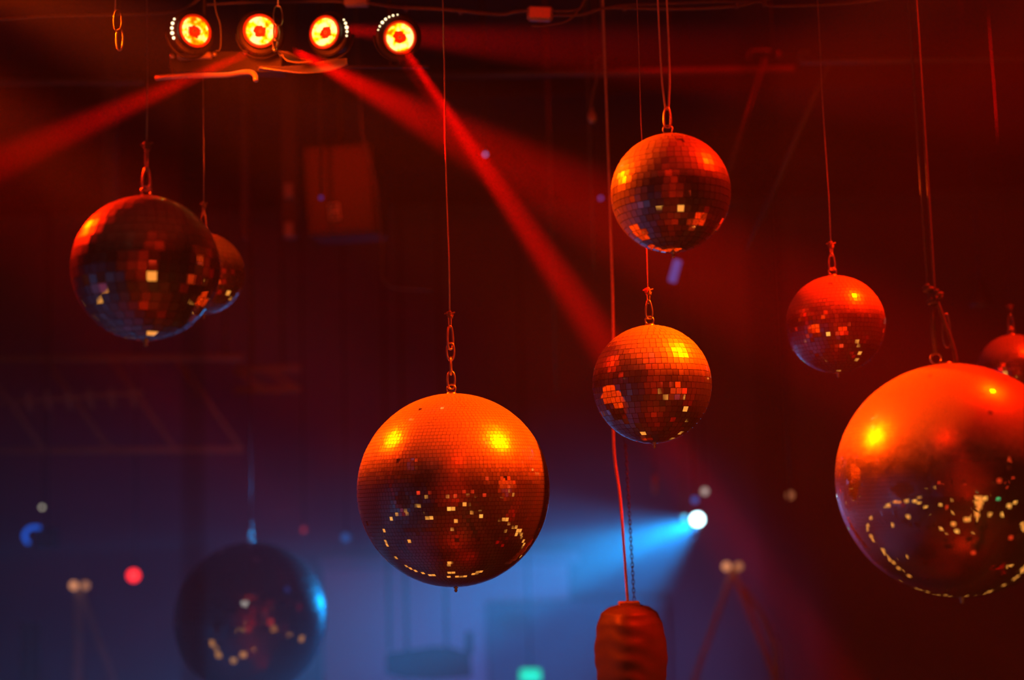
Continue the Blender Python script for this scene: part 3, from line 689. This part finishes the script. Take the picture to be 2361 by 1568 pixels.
cbox('sign_face', 1199, 1544, 1247, 1574, 12.0, .04, glow('green_sign', (0.0, 1.0, 0.42), .9), t, .02)
cbox('sign_frame', 1196, 1541, 1250, 1577, 12.035, .05, MAT['grey'], t, .02)
p0 = at(1223, 1545, 12.05); MB().tube([p0, Vector((p0.x, p0.y, CEIL))], .01, 8).build('hanging_rod', MAT['black'], t)
for px, lab in ((58, 'left of two dim upright posts at the bottom left corner'), (82, 'right of two dim upright posts at the bottom left corner')):
    a = at(px, 1440, 9.5); t = thing('steel_post', lab, 'post', Vector((a.x, a.y, 0)))
    MB().box(a, (.05, .05, .03)).build('cap', MAT['pipe'], t)
    MB().tube([a, Vector((a.x, a.y, 0))], .028, 8).build('post', MAT['pipe'], t)

# ------------------------------------------------------------------ the bar below: warm light tubes that the mirrors pick up
def refl(key, px, py):
    _, c, rad, _t = BALLS[key]
    v = (at(px, py, 1) - CAM).normalized(); oc = CAM - c; b = v.dot(oc); disc = b * b - (oc.dot(oc) - rad * rad)
    s = -b - math.sqrt(max(0, disc)); p = CAM + v * s; n = (p - c).normalized(); return p, v - n * 2 * v.dot(n)
def down(key, px, py, zc):
    p, r_ = refl(key, px, py); return p + r_ * ((zc - p.z) / r_.z)
def tube_light(label, key, pix, zc, r=.05, m='warm'):
    P = [down(key, x, y, zc) for x, y in pix]
    t = thing('light_tube', label, 'light tube', P[0], 'warm light tubes along the bar below')
    MB().tube(dense(P, 8), r, 8).build('tube', MAT[m], t)
    for p in (P[0], P[-1]): MB().tube([p, Vector((p.x, p.y, 0))], .02, 6).build('post', MAT['black'], t)
tube_light('long curved warm light tube along the far side of the bar', 'centre', [(884, 1215), (890, 1250), (910, 1285), (955, 1315), (1010, 1328), (1060, 1330), (1112, 1318)], 1.6, .05)
tube_light('warm light tube along the right side of the bar', 'centre', [(1145, 1185), (1165, 1198), (1185, 1215), (1205, 1240), (1208, 1262), (1200, 1285)], 1.6, .05)
tube_light('short warm light tube behind the viewer', 'centre', [(1070, 1155), (1078, 1170), (1088, 1188)], 1.8, .12)
tube_light('warm light tube along the left side of the bar', 'centre', [(900, 1198), (925, 1180), (945, 1170), (965, 1163)], 1.6, .05)
for key, px, py, col in (('left', 330, 650, 'warm'), ('left', 372, 655, 'warm'), ('left', 440, 690, 'warm'), ('left', 235, 715, 'warm'), ('left', 300, 668, 'redlamp'), ('left', 396, 630, 'redlamp'),
        ('upper', 1484, 482, 'warm'), ('upper', 1560, 484, 'warm'), ('upper', 1600, 500, 'redlamp'), ('upper', 1630, 400, 'warm'), ('lower', 1430, 920, 'redlamp'), ('lower', 1535, 898, 'warm'), ('lower', 1475, 990, 'warm'), ('lower', 1565, 935, 'warm'),
        ('mid', 1883, 757, 'warm'), ('mid', 1926, 780, 'warm'), ('mid', 1880, 790, 'warm'), ('mid', 1968, 810, 'warm'), ('centre', 1025, 1180, 'redlamp'), ('centre', 1125, 1105, 'redlamp'), ('centre', 1040, 1298, 'warm'), ('big', 2140, 1140, 'warm'), ('big', 2300, 1110, 'redlamp'), ('centre', 968, 1210, 'warm'), ('centre', 1110, 1230, 'redlamp')):
    p, q = refl(key, px, py); zc = 1.45 if q.z < -.12 else None
    c = p + q * min(7.0, (zc - p.z) / q.z) if zc else p + q * 4.5
    c = Vector((max(X0 + .4, min(X1 - .4, c.x)), max(Y0 + .4, c.y), min(CEIL - .4, c.z))); r_ = .085
    t = thing('globe_lamp', 'round %s globe lamp above the dance floor out of frame' % ('red' if col == 'redlamp' else 'amber'), 'lamp', c, 'globe lamps around the dance floor')
    MB().lathe([(.001, -r_), (r_ * .7, -r_ * .7), (r_, 0), (r_ * .7, r_ * .7), (.001, r_)], c, seg=16).build('globe', MAT[col], t)
    if c.z < 2: MB().tube([c - Vector((0, 0, r_ * .9)), Vector((c.x, c.y, 0))], .02, 8).build('post', MAT['black'], t)
    else: MB().tube([c + Vector((0, 0, r_ * .9)), Vector((c.x, c.y, CEIL))], .008, 8).build('cord', MAT['black'], t)
for key, px, py, dist, r_ in (('big', 2181, 1083, 6.0, .09), ('big', 2136, 1096, 6.0, .06), ('left', 240, 587, 5.0, .10), ('centre', 1032, 1108, 6.0, .07), ('centre', 990, 1118, 6.0, .06), ('lower', 1475, 850, 5.0, .08)):
    p, q = refl(key, px, py); c = p + q * dist
    c = Vector((max(X0 + .3, min(X1 - .3, c.x)), max(Y0 + .3, c.y), min(CEIL - .3, c.z)))
    t = thing('ceiling_lamp', 'warm white ceiling lamp behind the viewer', 'lamp', c, 'ceiling lamps behind the viewer')
    MB().lathe([(.001, -r_), (r_ * .7, -r_ * .7), (r_, 0), (r_ * .7, r_ * .7), (.001, r_)], c, seg=16).build('bulb', MAT['white'], t)
    MB().tube([c + Vector((0, 0, r_ * .8)), Vector((c.x, c.y, CEIL))], .01, 6).build('cord', MAT['black'], t)

# added unseen strings of small coloured bulbs, only for extra glints in the mirrors
GB = dict(a=glow('added_amber_bulb', (1.0, 0.40, 0.06), 1.6), r=glow('added_red_bulb', (1.0, 0.04, 0.01), 1.4), g=glow('added_green_bulb', (0.1, 1.0, 0.3), .8))
for k, (cx, cyy, rx, ry, zz, key, lab) in enumerate(((0.0, -2.2, 4.6, 3.6, 2.3, 'a', 'added unseen string of small amber bulbs for mirror glints'), (0.4, -1.6, 3.2, 2.6, 0.85, 'a', 'added lower unseen string of amber bulbs for mirror glints'),
        (0.0, -3.6, 5.6, 2.9, 3.1, 'r', 'added unseen string of small red bulbs for mirror glints'), (-0.5, -3.0, 4.0, 2.6, 1.7, 'g', 'added unseen string of small green bulbs for mirror glints'))):
    t = thing('glint_strings', lab, 'added string lights', (cx, cyy, zz)); rnd = random.Random(k + 3)
    n = 46 if key != 'g' else 12; P = []
    for i in range(n):
        a = 2 * pi * i / n; P.append(Vector((cx + rx * cos(a), max(Y0 + .2, cyy + ry * sin(a)), zz + .18 * sin(a * 5) + rnd.uniform(-.25, .25))))
    MB().tube(P, .006, 5, True).build('cord', MAT['black'], t)
    mb = MB()
    for p in P:
        r_ = rnd.uniform(.035, .07); mb.lathe([(.002, -r_), (r_ * .7, -r_ * .7), (r_, 0), (r_ * .7, r_ * .7), (.002, r_)], p, seg=10)
    b_ = mb.build('added_glint_bulbs', GB[key], t); b_['kind'] = 'stuff'
    for i in range(0, n, 6): MB().tube([P[i], Vector((P[i].x, P[i].y, CEIL))], .004, 5).build('hanging_wire', MAT['black'], t)

for o in ROOTS:
    if '_o' in o: del o['_o']
